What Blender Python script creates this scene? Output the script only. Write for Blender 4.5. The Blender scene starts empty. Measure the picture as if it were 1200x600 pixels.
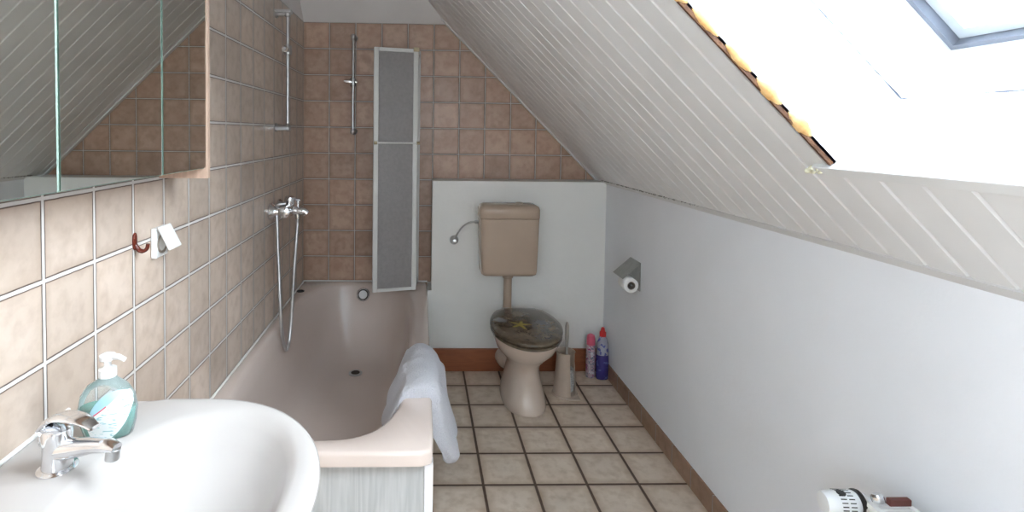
import bpy, bmesh, math, random
from mathutils import Vector, Matrix, noise
random.seed(7)
PI = math.pi
C = bpy.context.scene.collection
SC = bpy.context.scene

# ------------------------------------------------------------------ camera, world, light, exposure
F_PX, PITCH, YAW, ROLL, CX, CY, CAM_H = 624.2, .0374, .0269, .0117, 509.9, 178.6, 1.3446
fw = Vector((math.sin(YAW)*math.cos(PITCH), math.cos(YAW)*math.cos(PITCH), -math.sin(PITCH)))
r0 = Vector((math.cos(YAW), -math.sin(YAW), 0)); u0 = r0.cross(fw)
rt = r0*math.cos(ROLL) + u0*math.sin(ROLL); up = -r0*math.sin(ROLL) + u0*math.cos(ROLL)
cam_data = bpy.data.cameras.new('camera'); cam = bpy.data.objects.new('camera', cam_data); C.objects.link(cam)
m = Matrix((rt, up, -fw)).transposed().to_4x4(); m.translation = (0, 0, CAM_H); cam.matrix_world = m
cam_data.sensor_width = 36; cam_data.sensor_fit = 'HORIZONTAL'; cam_data.lens = 36*F_PX/1200
cam_data.shift_x = (600-CX)/1200; cam_data.shift_y = -(300-CY)/1200
cam_data.clip_start = .02
SC.camera = cam

SKY_STRENGTH = 13.0
w = bpy.data.worlds.new('world'); SC.world = w; w.use_nodes = True
bg = w.node_tree.nodes['Background']; bg.inputs[0].default_value = (.92, .955, 1, 1); bg.inputs[1].default_value = SKY_STRENGTH
SC.view_settings.view_transform = 'Standard'; SC.view_settings.look = 'None'
SC.view_settings.exposure = .90; SC.view_settings.gamma = 1; SC.view_settings.use_curve_mapping = False

# room numbers (metres)
XL, XR, YB, YW, YF = -.6846, 1.0501, 3.1352, 2.97, -2.0      # left wall, knee wall, tiled end wall, boxed low wall, wall behind
KSUM = 2.118                                                  # slope plane: x + z = KSUM
ZC = 2.42
Q = math.sqrt(.5)
P0 = (.832, 1.286)                                            # lower lip of the roof window opening (x, z)
def roof(s, y, n):                                            # s up the slope, n outward
    return Vector((P0[0] + (-s+n)*Q, y, P0[1] + (s+n)*Q))
WY0, WY1, WS = .28, 1.055, 1.12                               # window opening
# daylight portal for the roof window (adds no light of its own, guides the sky's)
pd = bpy.data.lights.new('window_portal', 'AREA'); pd.shape = 'RECTANGLE'; pd.size = WS; pd.size_y = WY1-WY0
pd.cycles.is_portal = True
po = bpy.data.objects.new('window_portal', pd); C.objects.link(po)
po.matrix_world = Matrix.Translation(roof(WS/2, (WY0+WY1)/2, .40)) @ Matrix(((-Q, 0, Q), (0, -1, 0), (Q, 0, Q))).to_4x4()

# added unseen window in the long wall beside / behind the camera, for fill light
LY0, LY1, LZ0, LZ1 = -1.65, -.25, .95, 2.05
pd2 = bpy.data.lights.new('fill_window_left_portal', 'AREA'); pd2.shape = 'RECTANGLE'; pd2.size = LZ1-LZ0; pd2.size_y = LY1-LY0
pd2.cycles.is_portal = True
po2 = bpy.data.objects.new('fill_window_left_portal', pd2); C.objects.link(po2)
po2.location = (XL-.14, (LY0+LY1)/2, (LZ0+LZ1)/2); po2.rotation_euler = (0, -math.pi/2, 0)
# invented gable window behind the camera, brightens the room's far end
GX0, GX1, GZ0, GZ1 = -.25, .25, 1.15, 1.95
pd3 = bpy.data.lights.new('fill_window_gable_portal', 'AREA'); pd3.shape = 'RECTANGLE'; pd3.size = GX1-GX0; pd3.size_y = GZ1-GZ0
pd3.cycles.is_portal = True
po3 = bpy.data.objects.new('fill_window_gable_portal', pd3); C.objects.link(po3)
po3.location = ((GX0+GX1)/2, YF-.14, (GZ0+GZ1)/2); po3.rotation_euler = (math.pi/2, 0, 0)

# ------------------------------------------------------------------ materials
def nodes(name):
    mt = bpy.data.materials.new(name); mt.use_nodes = True
    nt = mt.node_tree; return mt, nt, nt.nodes['Principled BSDF']
def lk(nt, a, b): nt.links.new(a, b)
def N(nt, t, **k):
    n = nt.nodes.new(t)
    for a, b in k.items():
        if a.startswith('i_'): n.inputs[a[2:].replace('_', ' ')].default_value = b
        else: setattr(n, a, b)
    return n
def math_(nt, op, a, b=None, c=None):
    n = nt.nodes.new('ShaderNodeMath'); n.operation = op
    for i, v in enumerate((a, b, c)):
        if v is None: continue
        if isinstance(v, (int, float)): n.inputs[i].default_value = v
        else: nt.links.new(v, n.inputs[i])
    return n.outputs[0]
def mixc(nt, fac, a, b, mode='MIX'):
    n = nt.nodes.new('ShaderNodeMix'); n.data_type = 'RGBA'; n.blend_type = mode
    for s, v in ((n.inputs[0], fac), (n.inputs[6], a), (n.inputs[7], b)):
        if isinstance(v, (int, float)): s.default_value = v
        elif isinstance(v, tuple): s.default_value = (*v, 1) if len(v) == 3 else v
        else: nt.links.new(v, s)
    return n.outputs[2]
def mat(name, col, rough=.5, metal=0, var=.0, scale=20, bump=0, bscale=60, spec=.5, trans=0, ior=1.45, coat=0, col2=None, stretch=(1, 1, 1)):
    mt, nt, b = nodes(name)
    b.inputs['Roughness'].default_value = rough; b.inputs['Metallic'].default_value = metal
    b.inputs['Specular IOR Level'].default_value = spec; b.inputs['IOR'].default_value = ior
    b.inputs['Transmission Weight'].default_value = trans; b.inputs['Coat Weight'].default_value = coat
    tc = N(nt, 'ShaderNodeTexCoord'); mp = N(nt, 'ShaderNodeMapping'); mp.inputs['Scale'].default_value = stretch
    lk(nt, tc.outputs['Object'], mp.inputs[0])
    nz = N(nt, 'ShaderNodeTexNoise', i_Scale=scale, i_Detail=5.0); lk(nt, mp.outputs[0], nz.inputs['Vector'])
    c2 = col2 or tuple(c*(1-var) for c in col)
    rp = N(nt, 'ShaderNodeMapRange'); rp.inputs[1].default_value = .35; rp.inputs[2].default_value = .65; lk(nt, nz.outputs[0], rp.inputs[0])
    lk(nt, mixc(nt, rp.outputs[0], col, c2), b.inputs['Base Color'])
    if bump:
        nb = N(nt, 'ShaderNodeTexNoise', i_Scale=bscale, i_Detail=4.0); lk(nt, mp.outputs[0], nb.inputs['Vector'])
        bp = N(nt, 'ShaderNodeBump', i_Strength=bump, i_Distance=.002); lk(nt, nb.outputs[0], bp.inputs['Height']); lk(nt, bp.outputs[0], b.inputs['Normal'])
    return mt
def tile_mat(name, ax, pitch, off, gap, tile_a, tile_b, tile_c, grout, edge, rough=.35, bump=.6, edgew=.0012, var=.18, border=.0, gmask=(1, 1), bamt=.75):
    """square tiles: ax = two axis names, off = a grout line on each axis"""
    mt, nt, b = nodes(name)
    tc = N(nt, 'ShaderNodeTexCoord'); sp = N(nt, 'ShaderNodeSeparateXYZ'); lk(nt, tc.outputs['Object'], sp.inputs[0])
    ds, ids = [], []
    wob = N(nt, 'ShaderNodeTexNoise', i_Scale=35.0, i_Detail=3.0); lk(nt, tc.outputs['Object'], wob.inputs['Vector'])
    wv = math_(nt, 'MULTIPLY', math_(nt, 'SUBTRACT', wob.outputs[0], .5), .0018)
    for i, a in enumerate(ax):
        v = math_(nt, 'DIVIDE', math_(nt, 'SUBTRACT', sp.outputs[a], off[i]), pitch)
        fr = math_(nt, 'FRACT', v); ids.append(math_(nt, 'FLOOR', v))
        d = math_(nt, 'MULTIPLY', math_(nt, 'MINIMUM', fr, math_(nt, 'SUBTRACT', 1.0, fr)), pitch)
        d = math_(nt, 'ADD', d, wv)
        if not gmask[i]: d = math_(nt, 'ADD', d, 10)
        ds.append(d)
    d = math_(nt, 'MINIMUM', ds[0], ds[1])
    def ramp(lo, hi):
        r = N(nt, 'ShaderNodeMapRange'); r.interpolation_type = 'SMOOTHSTEP'
        r.inputs[1].default_value = lo; r.inputs[2].default_value = hi; lk(nt, d, r.inputs[0]); return r.outputs[0]
    isg = ramp(gap/2-.0006, gap/2+.0006)           # 0 grout, 1 tile
    ise = ramp(gap/2+edgew*.6, gap/2+edgew*1.6)
    cb = N(nt, 'ShaderNodeCombineXYZ'); lk(nt, ids[0], cb.inputs[0]); lk(nt, ids[1], cb.inputs[1])
    wn = N(nt, 'ShaderNodeTexWhiteNoise'); lk(nt, cb.outputs[0], wn.inputs['Vector'])
    off2 = N(nt, 'ShaderNodeVectorMath', operation='SCALE'); lk(nt, wn.outputs['Color'], off2.inputs[0]); off2.inputs['Scale'].default_value = 9.0
    ad = N(nt, 'ShaderNodeVectorMath', operation='ADD'); lk(nt, tc.outputs['Object'], ad.inputs[0]); lk(nt, off2.outputs[0], ad.inputs[1])
    n1 = N(nt, 'ShaderNodeTexNoise', i_Scale=9.0, i_Detail=6.0, i_Roughness=.6); lk(nt, ad.outputs[0], n1.inputs['Vector'])
    n2 = N(nt, 'ShaderNodeTexNoise', i_Scale=28.0, i_Detail=5.0); lk(nt, ad.outputs[0], n2.inputs['Vector'])
    r1 = N(nt, 'ShaderNodeMapRange'); r1.inputs[1].default_value = .36; r1.inputs[2].default_value = .66; lk(nt, n1.outputs[0], r1.inputs[0])
    r2 = N(nt, 'ShaderNodeMapRange'); r2.inputs[1].default_value = .45; r2.inputs[2].default_value = .75; lk(nt, n2.outputs[0], r2.inputs[0])
    col = mixc(nt, r1.outputs[0], tile_a, tile_b)
    col = mixc(nt, math_(nt, 'MULTIPLY', r2.outputs[0], .55), col, tile_c)
    if border:                                     # fired-in darker glaze running round each tile
        bn = math_(nt, 'ADD', d, math_(nt, 'MULTIPLY', math_(nt, 'SUBTRACT', n1.outputs[0], .5), .05))
        br = N(nt, 'ShaderNodeMapRange'); br.inputs[1].default_value = 0; br.inputs[2].default_value = border; br.inputs[3].default_value = bamt; br.inputs[4].default_value = 0
        lk(nt, bn, br.inputs[0]); col = mixc(nt, br.outputs[0], col, tile_c)
    tone = math_(nt, 'ADD', math_(nt, 'MULTIPLY', wn.outputs['Value'], var), 1-var/2)
    tv = N(nt, 'ShaderNodeCombineXYZ'); [lk(nt, tone, tv.inputs[i]) for i in range(3)]
    col = mixc(nt, 1.0, col, tv.outputs[0], 'MULTIPLY')
    col = mixc(nt, ise, edge, col)
    gn = N(nt, 'ShaderNodeTexNoise', i_Scale=14.0, i_Detail=4.0); lk(nt, tc.outputs['Object'], gn.inputs['Vector'])
    gr = mixc(nt, math_(nt, 'MULTIPLY', gn.outputs[0], .5), grout, tuple(c*.72 for c in grout))
    col = mixc(nt, isg, gr, col)
    lk(nt, col, b.inputs['Base Color'])
    rr = math_(nt, 'ADD', math_(nt, 'MULTIPLY', isg, rough-.85), .85)
    rr = math_(nt, 'ADD', rr, math_(nt, 'MULTIPLY', r2.outputs[0], .08)); lk(nt, rr, b.inputs['Roughness'])
    hgt = math_(nt, 'ADD', ramp(gap/2-.001, gap/2+.004), math_(nt, 'MULTIPLY', n2.outputs[0], .12))
    bp = N(nt, 'ShaderNodeBump', i_Strength=bump, i_Distance=.0018); lk(nt, hgt, bp.inputs['Height']); lk(nt, bp.outputs[0], b.inputs['Normal'])
    return mt

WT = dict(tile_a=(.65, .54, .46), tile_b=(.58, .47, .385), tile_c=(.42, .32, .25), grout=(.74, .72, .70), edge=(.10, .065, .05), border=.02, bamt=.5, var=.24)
M = {}
M['tile_left_glare'] = tile_mat('beige wall tiles left with painted glare', 'YZ', .152, (.9799, 1.2167), .0070, edgew=.0022, **{**WT, 'rough': .30})  # same tile as the end wall; foreground glare is mixed into its paler colour
M['tile_back'] = tile_mat('beige wall tiles end', 'XZ', .152, (XL-.0046, 1.2167), .0046, edgew=.0018, **{**WT, 'tile_a': (.56, .385, .29), 'tile_b': (.46, .295, .215), 'tile_c': (.31, .19, .13), 'grout': (.66, .62, .58)})  # browner copy of the left-wall tile, without the painted glare
M['floor'] = tile_mat('floor tiles', 'XY', .2, (.2527, 1.9812), .008, (.78, .67, .56), (.70, .58, .47), (.45, .32, .215), (.125, .085, .06), (.11, .07, .05), rough=.38, border=.035, var=.14)
M['skirt'] = tile_mat('skirting tiles', 'YZ', .152, (1.9563, -.06), .005, (.36, .22, .145), (.30, .18, .12), (.2, .12, .08), (.45, .40, .36), (.12, .07, .05), rough=.4, gmask=(1, 0))
M['white'] = mat('white wall paint', (.87, .86, .83), .9, var=.05, scale=3, bump=.35, bscale=45)
M['white_r'] = mat('white wall paint cool', (.88, .89, .92), .9, var=.05, scale=2.2, bump=.3, bscale=70)
M['board'] = mat('white pvc panel boards', (.83, .82, .81), .42, var=.05, scale=5, bump=.12, bscale=50)
M['backing'] = mat('dark backing', (.10, .09, .08), .9)
M['reveal'] = mat('white lining board', (.86, .87, .88), .6, var=.03, scale=6)
M['ceil'] = mat('off white ceiling paint', (.84, .81, .80), .9, var=.05, scale=4, bump=.3, bscale=60)
M['trimw'] = mat('white pvc trim', (.80, .80, .79), .35, var=.05, scale=9)
M['chrome'] = mat('chrome', (.83, .84, .86), .12, 1, var=.08, scale=14)
M['steel'] = mat('brushed grey steel', (.40, .41, .40), .32, 1, var=.15, scale=30)
M['chrome_d'] = mat('dull chrome', (.58, .585, .59), .28, 1, var=.15, scale=30)
M['mirror'] = mat('mirror glass', (.83, .85, .82), .01, 1)
M['mirror_edge'] = mat('green mirror edge', (.42, .56, .50), .15, .3, var=.2, scale=30)
M['oak'] = mat('pink beige cabinet laminate', (.62, .44, .34), .5, var=.2, scale=12, stretch=(6, 6, .6))
M['tub'] = mat('pinkish beige bath acrylic', (.71, .605, .55), .16, var=.03, scale=3, coat=.3)
M['basin'] = mat('blush white ceramic', (.485, .46, .447), .16, var=.02, scale=3, spec=.35)
M['china'] = mat('beige sanitary china', (.66, .545, .46), .14, var=.03, scale=4, coat=.3)
M['cistern'] = mat('beige plastic cistern', (.50, .385, .30), .16, var=.05, scale=7)
M['black'] = mat('black rubber', (.03, .03, .03), .5)
M['dark'] = mat('dark gap', (.05, .045, .04), .7)
M['frost'] = mat('frosted grey acrylic', (.42, .40, .40), .38, var=.12, scale=60, bump=.7, bscale=220, trans=.25)
M['alu'] = mat('white coated aluminium', (.78, .78, .76), .35, var=.05, scale=10)
M['yellowed'] = mat('yellowed plastic', (.62, .52, .34), .45, var=.2, scale=40)
M['caulk'] = mat('white sealant', (.86, .85, .83), .5, var=.06, scale=25)
M['foam'] = mat('dried orange foam', (.80, .55, .27), .85, col2=(.62, .34, .12), scale=30, bump=.8, bscale=90)
M['foam_c'] = mat('cream foam', (.85, .82, .62), .85, var=.2, scale=40, bump=.8, bscale=90)
M['brownstrip'] = mat('brown raw board edge', (.16, .07, .03), .8, col2=(.08, .035, .02), scale=60, bump=.6)
M['hook'] = mat('brown translucent plastic', (.13, .022, .012), .2, var=.2, scale=40)
M['socket'] = mat('white socket plastic', (.84, .85, .85), .3, var=.03)
M['wplastic'] = mat('white plastic', (.82, .83, .83), .35, var=.03)
M['paper'] = mat('white tissue paper', (.86, .85, .84), .95, var=.05, scale=50, bump=.4, bscale=150)
M['card'] = mat('grey cardboard tube', (.35, .31, .27), .9)
M['rad'] = mat('white radiator enamel', (.80, .79, .77), .3, var=.04)
M['copper'] = mat('red brown pipe paint', (.16, .05, .04), .5, var=.3, scale=30)
M['pvc_corner'] = mat('white corner profile', (.84, .84, .86), .4)
M['frame'] = mat('blue grey window frame', (.25, .27, .32), .4, var=.12, scale=20)
M['sash'] = mat('pale grey sash', (.62, .66, .70), .35, var=.08, scale=20)
M['bristle'] = mat('white nylon bristles', (.75, .75, .74), .8, var=.5, scale=150, bump=1, bscale=200)
M['brushpl'] = mat('beige brush plastic', (.52, .42, .34), .35, var=.05)
M['handle'] = mat('grey brush handle', (.42, .38, .34), .35, var=.05)
M['pinkcap'] = mat('pink cap', (.75, .12, .20), .35, var=.1)
M['redcap'] = mat('red cap', (.65, .03, .03), .35, var=.1)
M['label_aqua'] = mat('aqua soap', (.28, .74, .64), .1, trans=.35, ior=1.33, var=.1, scale=20)

# clear plastic / window glass: thin, real surfaces
def clear(name, tint, rough, amount):
    mt, nt, b = nodes(name)
    b.inputs['Base Color'].default_value = (*tint, 1); b.inputs['Roughness'].default_value = rough
    tr = N(nt, 'ShaderNodeBsdfTransparent'); tr.inputs[0].default_value = (.93, .96, .97, 1)
    fr = N(nt, 'ShaderNodeFresnel'); fr.inputs[0].default_value = 1.45
    fa = math_(nt, 'MINIMUM', math_(nt, 'ADD', fr.outputs[0], amount), 1.0)
    mx = N(nt, 'ShaderNodeMixShader'); lk(nt, fa, mx.inputs[0]); lk(nt, tr.outputs[0], mx.inputs[1]); lk(nt, b.outputs[0], mx.inputs[2])
    lk(nt, mx.outputs[0], nt.nodes['Material Output'].inputs[0]); return mt
M['glass'] = clear('window glass', (.9, .95, 1), .02, 0)
M['clearpl'] = clear('clear bottle plastic', (.86, .91, .92), .08, .10)

def wood_mat(name, a, b_, scale=1, axis=0, rough=.55, dark=None):
    mt, nt, b = nodes(name)
    tc = N(nt, 'ShaderNodeTexCoord'); mp = N(nt, 'ShaderNodeMapping'); s = [14, 14, 14]; s[axis] = 1.2
    mp.inputs['Scale'].default_value = s; lk(nt, tc.outputs['Object'], mp.inputs[0])
    nz = N(nt, 'ShaderNodeTexNoise', i_Scale=1.0*scale, i_Detail=3.0, i_Distortion=.6); lk(nt, mp.outputs[0], nz.inputs['Vector'])
    wv = math_(nt, 'FRACT', math_(nt, 'MULTIPLY', nz.outputs[0], 9.0))
    tri = math_(nt, 'ABSOLUTE', math_(nt, 'SUBTRACT', math_(nt, 'MULTIPLY', wv, 2.0), 1.0))
    fi = N(nt, 'ShaderNodeTexNoise', i_Scale=12.0*scale, i_Detail=4.0); lk(nt, mp.outputs[0], fi.inputs['Vector'])
    f = math_(nt, 'MULTIPLY', math_(nt, 'ADD', tri, fi.outputs[0]), .55)
    col = mixc(nt, f, a, b_)
    if dark:
        vo = N(nt, 'ShaderNodeTexVoronoi', i_Scale=4.5); lk(nt, tc.outputs['Object'], vo.inputs['Vector'])
        r = N(nt, 'ShaderNodeMapRange'); r.inputs[1].default_value = .05; r.inputs[2].default_value = .11; r.inputs[3].default_value = 1; r.inputs[4].default_value = 0
        lk(nt, vo.outputs['Distance'], r.inputs[0]); col = mixc(nt, r.outputs[0], col, dark)
    lk(nt, col, b.inputs['Base Color']); b.inputs['Roughness'].default_value = rough
    bp = N(nt, 'ShaderNodeBump', i_Strength=.25, i_Distance=.001); lk(nt, f, bp.inputs['Height']); lk(nt, bp.outputs[0], b.inputs['Normal'])
    return mt
M['greywood'] = wood_mat('grey oak laminate', (.40, .42, .425), (.57, .58, .585), 1.0, 2, .5)
M['redwood'] = wood_mat('red brown timber', (.36, .115, .045), (.24, .075, .03), 1.2, 0, .5, dark=(.08, .025, .012))

def lid_mat():
    """dark polyester lid with cast-in shells, sand and a yellow starfish"""
    mt, nt, b = nodes('cast resin lid')
    tc = N(nt, 'ShaderNodeTexCoord'); co = tc.outputs['Object']
    n1 = N(nt, 'ShaderNodeTexNoise', i_Scale=26.0, i_Detail=6.0, i_Roughness=.65); lk(nt, co, n1.inputs['Vector'])
    n2 = N(nt, 'ShaderNodeTexVoronoi', i_Scale=34.0); lk(nt, co, n2.inputs['Vector'])
    r = N(nt, 'ShaderNodeMapRange'); r.inputs[1].default_value = .38; r.inputs[2].default_value = .68; lk(nt, n1.outputs[0], r.inputs[0])
    col = mixc(nt, r.outputs[0], (.075, .052, .034), (.19, .145, .095))
    col = mixc(nt, math_(nt, 'MULTIPLY', n2.outputs['Distance'], .7), col, (.10, .075, .05))
    sp = N(nt, 'ShaderNodeSeparateXYZ'); lk(nt, co, sp.inputs[0])
    def blob(x, y, rad, c, amt, spikes=0, amp=0):
        nonlocal col
        dx = math_(nt, 'SUBTRACT', sp.outputs[0], x); dy = math_(nt, 'SUBTRACT', sp.outputs[1], y)
        dd = math_(nt, 'SQRT', math_(nt, 'ADD', math_(nt, 'MULTIPLY', dx, dx), math_(nt, 'MULTIPLY', dy, dy)))
        if spikes:
            an = math_(nt, 'ARCTAN2', dy, dx); wv = math_(nt, 'COSINE', math_(nt, 'MULTIPLY', an, spikes))
            dd = math_(nt, 'MULTIPLY', dd, math_(nt, 'SUBTRACT', 1.0, math_(nt, 'MULTIPLY', wv, amp)))
        dd = math_(nt, 'ADD', dd, math_(nt, 'MULTIPLY', math_(nt, 'SUBTRACT', n1.outputs[0], .5), .05))
        q = N(nt, 'ShaderNodeMapRange'); q.inputs[1].default_value = rad*.6; q.inputs[2].default_value = rad; q.inputs[3].default_value = amt; q.inputs[4].default_value = 0
        lk(nt, dd, q.inputs[0]); col = mixc(nt, q.outputs[0], col, c)
    blob(-.035, -.09, .032, (.38, .31, .07), .85, 5, .45)
    blob(-.125, -.03, .036, (.36, .37, .40), .75)
    blob(.075, -.06, .04, (.10, .11, .14), .7, 7, .3)
    blob(-.02, .05, .05, (.20, .17, .13), .6, 9, .3)
    blob(.09, .03, .03, (.05, .04, .03), .7)
    lk(nt, col, b.inputs['Base Color']); b.inputs['Roughness'].default_value = .22; b.inputs['Coat Weight'].default_value = .5
    return mt
M['lid'] = lid_mat()
def label_mat(name, bands, speck=None, axis=2, rough=.35, sscale=60):
    """wrap-around print: colour bands along an axis with scattered flecks"""
    mt, nt, b = nodes(name)
    tc = N(nt, 'ShaderNodeTexCoord'); sp = N(nt, 'ShaderNodeSeparateXYZ'); lk(nt, tc.outputs['Object'], sp.inputs[0])
    col = bands[0][1]
    for z, c in bands[1:]:
        g = math_(nt, 'GREATER_THAN', sp.outputs[axis], z); col = mixc(nt, g, col, c)
    if speck:
        for i, c in enumerate(speck):
            mp = N(nt, 'ShaderNodeMapping'); mp.inputs['Location'].default_value = (i*3.1, i*1.7, i*2.3); lk(nt, tc.outputs['Object'], mp.inputs[0])
            nz = N(nt, 'ShaderNodeTexNoise', i_Scale=float(sscale), i_Detail=2.0); lk(nt, mp.outputs[0], nz.inputs['Vector'])
            g = math_(nt, 'GREATER_THAN', nz.outputs[0], .60); col = mixc(nt, g, col, c)
    lk(nt, col, b.inputs['Base Color']); b.inputs['Roughness'].default_value = rough; return mt
M['spray'] = label_mat('pink floral print', [(0, (.48, .36, .40)), (.15, (.62, .42, .46))], [(.35, .07, .18), (.62, .62, .66), (.16, .20, .26)])
M['cleaner'] = label_mat('violet cleaner', [(0, (.055, .045, .20)), (.135, (.36, .37, .46))], [(.11, .12, .34)], sscale=35, rough=.2)
def soap_label():
    mt, nt, b = nodes('soap label print')
    tc = N(nt, 'ShaderNodeTexCoord'); sp = N(nt, 'ShaderNodeSeparateXYZ'); lk(nt, tc.outputs['Object'], sp.inputs[0])
    # diagonal coordinate: pale blue top, thin red curve, white lower field with faint teal marks
    dg = math_(nt, 'SUBTRACT', sp.outputs[2], math_(nt, 'MULTIPLY', sp.outputs[0], .75))
    dg = math_(nt, 'SUBTRACT', dg, math_(nt, 'MULTIPLY', math_(nt, 'MULTIPLY', sp.outputs[0], sp.outputs[0]), 4.0))
    col = mixc(nt, math_(nt, 'GREATER_THAN', dg, .060), (.80, .86, .87), (.42, .70, .80))
    band = math_(nt, 'LESS_THAN', math_(nt, 'ABSOLUTE', math_(nt, 'SUBTRACT', dg, .060)), .0013)
    lft = math_(nt, 'LESS_THAN', sp.outputs[0], .012)
    col = mixc(nt, math_(nt, 'MULTIPLY', band, lft), col, (.75, .10, .16))
    mp = N(nt, 'ShaderNodeMapping'); mp.inputs['Scale'].default_value = (1, 1, 5); mp.inputs['Rotation'].default_value = (0, -.6, 0); lk(nt, tc.outputs['Object'], mp.inputs[0])
    nz = N(nt, 'ShaderNodeTexNoise', i_Scale=90.0, i_Detail=1.0); lk(nt, mp.outputs[0], nz.inputs['Vector'])
    g = math_(nt, 'MULTIPLY', math_(nt, 'GREATER_THAN', nz.outputs[0], .64), math_(nt, 'LESS_THAN', dg, .052))
    col = mixc(nt, math_(nt, 'MULTIPLY', g, .7), col, (.10, .45, .48))
    lk(nt, col, b.inputs['Base Color']); b.inputs['Roughness'].default_value = .3; return mt
M['soap_label'] = soap_label()
def towel_mat():
    mt, nt, b = nodes('white terry towel')
    tc = N(nt, 'ShaderNodeTexCoord')
    n1 = N(nt, 'ShaderNodeTexNoise', i_Scale=260.0, i_Detail=3.0); lk(nt, tc.outputs['Object'], n1.inputs['Vector'])
    n2 = N(nt, 'ShaderNodeTexNoise', i_Scale=22.0, i_Detail=4.0); lk(nt, tc.outputs['Object'], n2.inputs['Vector'])
    lk(nt, mixc(nt, n1.outputs[0], (.90, .90, .95), (.68, .68, .76)), b.inputs['Base Color'])
    b.inputs['Roughness'].default_value = 1; b.inputs['Sheen Weight'].default_value = .4
    h = math_(nt, 'ADD', n1.outputs[0], n2.outputs[0])
    bp = N(nt, 'ShaderNodeBump', i_Strength=1.0, i_Distance=.010); lk(nt, h, bp.inputs['Height']); lk(nt, bp.outputs[0], b.inputs['Normal'])
    return mt
M['towel'] = towel_mat()
def trim_mat():
    """pvc cover strip with specks of mould at its upper edge"""
    mt, nt, b = nodes('trim with mould specks')
    tc = N(nt, 'ShaderNodeTexCoord')
    n = N(nt, 'ShaderNodeTexNoise', i_Scale=75.0, i_Detail=4.0); lk(nt, tc.outputs['Object'], n.inputs['Vector'])
    sp = N(nt, 'ShaderNodeSeparateXYZ'); lk(nt, tc.outputs['Object'], sp.inputs[0])
    up_ = N(nt, 'ShaderNodeMapRange'); up_.inputs[1].default_value = 1.070; up_.inputs[2].default_value = 1.081; lk(nt, sp.outputs[2], up_.inputs[0])
    far = N(nt, 'ShaderNodeMapRange'); far.inputs[1].default_value = 1.4; far.inputs[2].default_value = 2.2; lk(nt, sp.outputs[1], far.inputs[0])
    th = math_(nt, 'SUBTRACT', .86, math_(nt, 'MULTIPLY', math_(nt, 'MULTIPLY', up_.outputs[0], far.outputs[0]), .36))
    g = math_(nt, 'GREATER_THAN', n.outputs[0], th)
    lk(nt, mixc(nt, math_(nt, 'MULTIPLY', g, .8), (.70, .69, .68), (.10, .09, .06)), b.inputs['Base Color']); b.inputs['Roughness'].default_value = .5
    return mt
M['trim_mould'] = trim_mat()

# ------------------------------------------------------------------ mesh helpers
def new(): return bmesh.new()
def obj(name, bm, m, parent=None, smooth=False, sub=0, bevel=0, angle=40):
    me = bpy.data.meshes.new(name)
    if parent is not None: bmesh.ops.translate(bm, verts=bm.verts, vec=-parent_loc(parent))
    bmesh.ops.recalc_face_normals(bm, faces=bm.faces)
    bm.to_mesh(me); bm.free()
    me.materials.append(M[m] if isinstance(m, str) else m)
    o = bpy.data.objects.new(name, me); C.objects.link(o)
    if parent is not None: o.parent = parent
    if smooth:
        for p in me.polygons: p.use_smooth = True
        me.set_sharp_from_angle(angle=math.radians(angle))
    if bevel:
        b = o.modifiers.new('bevel', 'BEVEL'); b.width = bevel; b.segments = 3; b.limit_method = 'ANGLE'; b.angle_limit = math.radians(50)
        for p in me.polygons: p.use_smooth = True
        me.set_sharp_from_angle(angle=math.radians(180))
        wn = o.modifiers.new('wn', 'WEIGHTED_NORMAL'); wn.keep_sharp = True
    if sub:
        s = o.modifiers.new('sub', 'SUBSURF'); s.levels = sub; s.render_levels = sub
    return o
def parent_loc(p):
    v = Vector(p.location); q = p.parent
    while q: v += Vector(q.location); q = q.parent
    return v
def thing(name, label, cat, loc, group=None):
    o = bpy.data.objects.new(name, None); C.objects.link(o); o.location = loc; o.empty_display_size = .05
    o['label'] = label; o['category'] = cat
    if group: o['group'] = group
    return o
def single(name, bm, m, label, cat, loc=(0, 0, 0), group=None, **k):
    o = obj(name, shift(bm, loc), m, None, **k); o.location = loc
    o['label'] = label; o['category'] = cat
    if group: o['group'] = group
    return o
def shift(bm, loc): bmesh.ops.translate(bm, verts=bm.verts, vec=-Vector(loc)); return bm
def struct(name, bm, m, **k):
    o = obj(name, bm, m, None, **k); o['kind'] = 'structure'; return o
def box(bm, a, b, f=None):
    vs = []
    for x in (a[0], b[0]):
        for y in (a[1], b[1]):
            for z in (a[2], b[2]):
                p = Vector((x, y, z)); vs.append(bm.verts.new(f(p) if f else p))
    for q in ((0, 1, 3, 2), (4, 6, 7, 5), (0, 4, 5, 1), (2, 3, 7, 6), (0, 2, 6, 4), (1, 5, 7, 3)): bm.faces.new([vs[i] for i in q])
    return bm
def loft(bm, rings, cap0=True, cap1=True, closed=True):
    L = [[bm.verts.new(p) for p in r] for r in rings]; n = len(L[0])
    for a, b in zip(L, L[1:]):
        for i in range(n if closed else n-1): bm.faces.new((a[i], a[(i+1) % n], b[(i+1) % n], b[i]))
    if cap0: fan(bm, L[0])
    if cap1: fan(bm, L[-1])
    return L
def fan(bm, vs):
    c = bm.verts.new(sum((v.co for v in vs), Vector())/len(vs)); n = len(vs)
    for i in range(n): bm.faces.new((vs[i], vs[(i+1) % n], c))
def sring(cx, cy, a, b, n, z, N_=72, nb=None, tilt=0):
    """super-ellipse ring; nb = exponent used on the x<cx half"""
    out = []
    for k in range(N_):
        t = 2*PI*k/N_; c, s = math.cos(t), math.sin(t); e = nb if (nb and c < 0) else n
        r = (abs(c)**e + abs(s)**e)**(-1/e)
        out.append(Vector((cx+a*c*r, cy+b*s*r, z + tilt*(b*s*r))))
    return out
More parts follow.
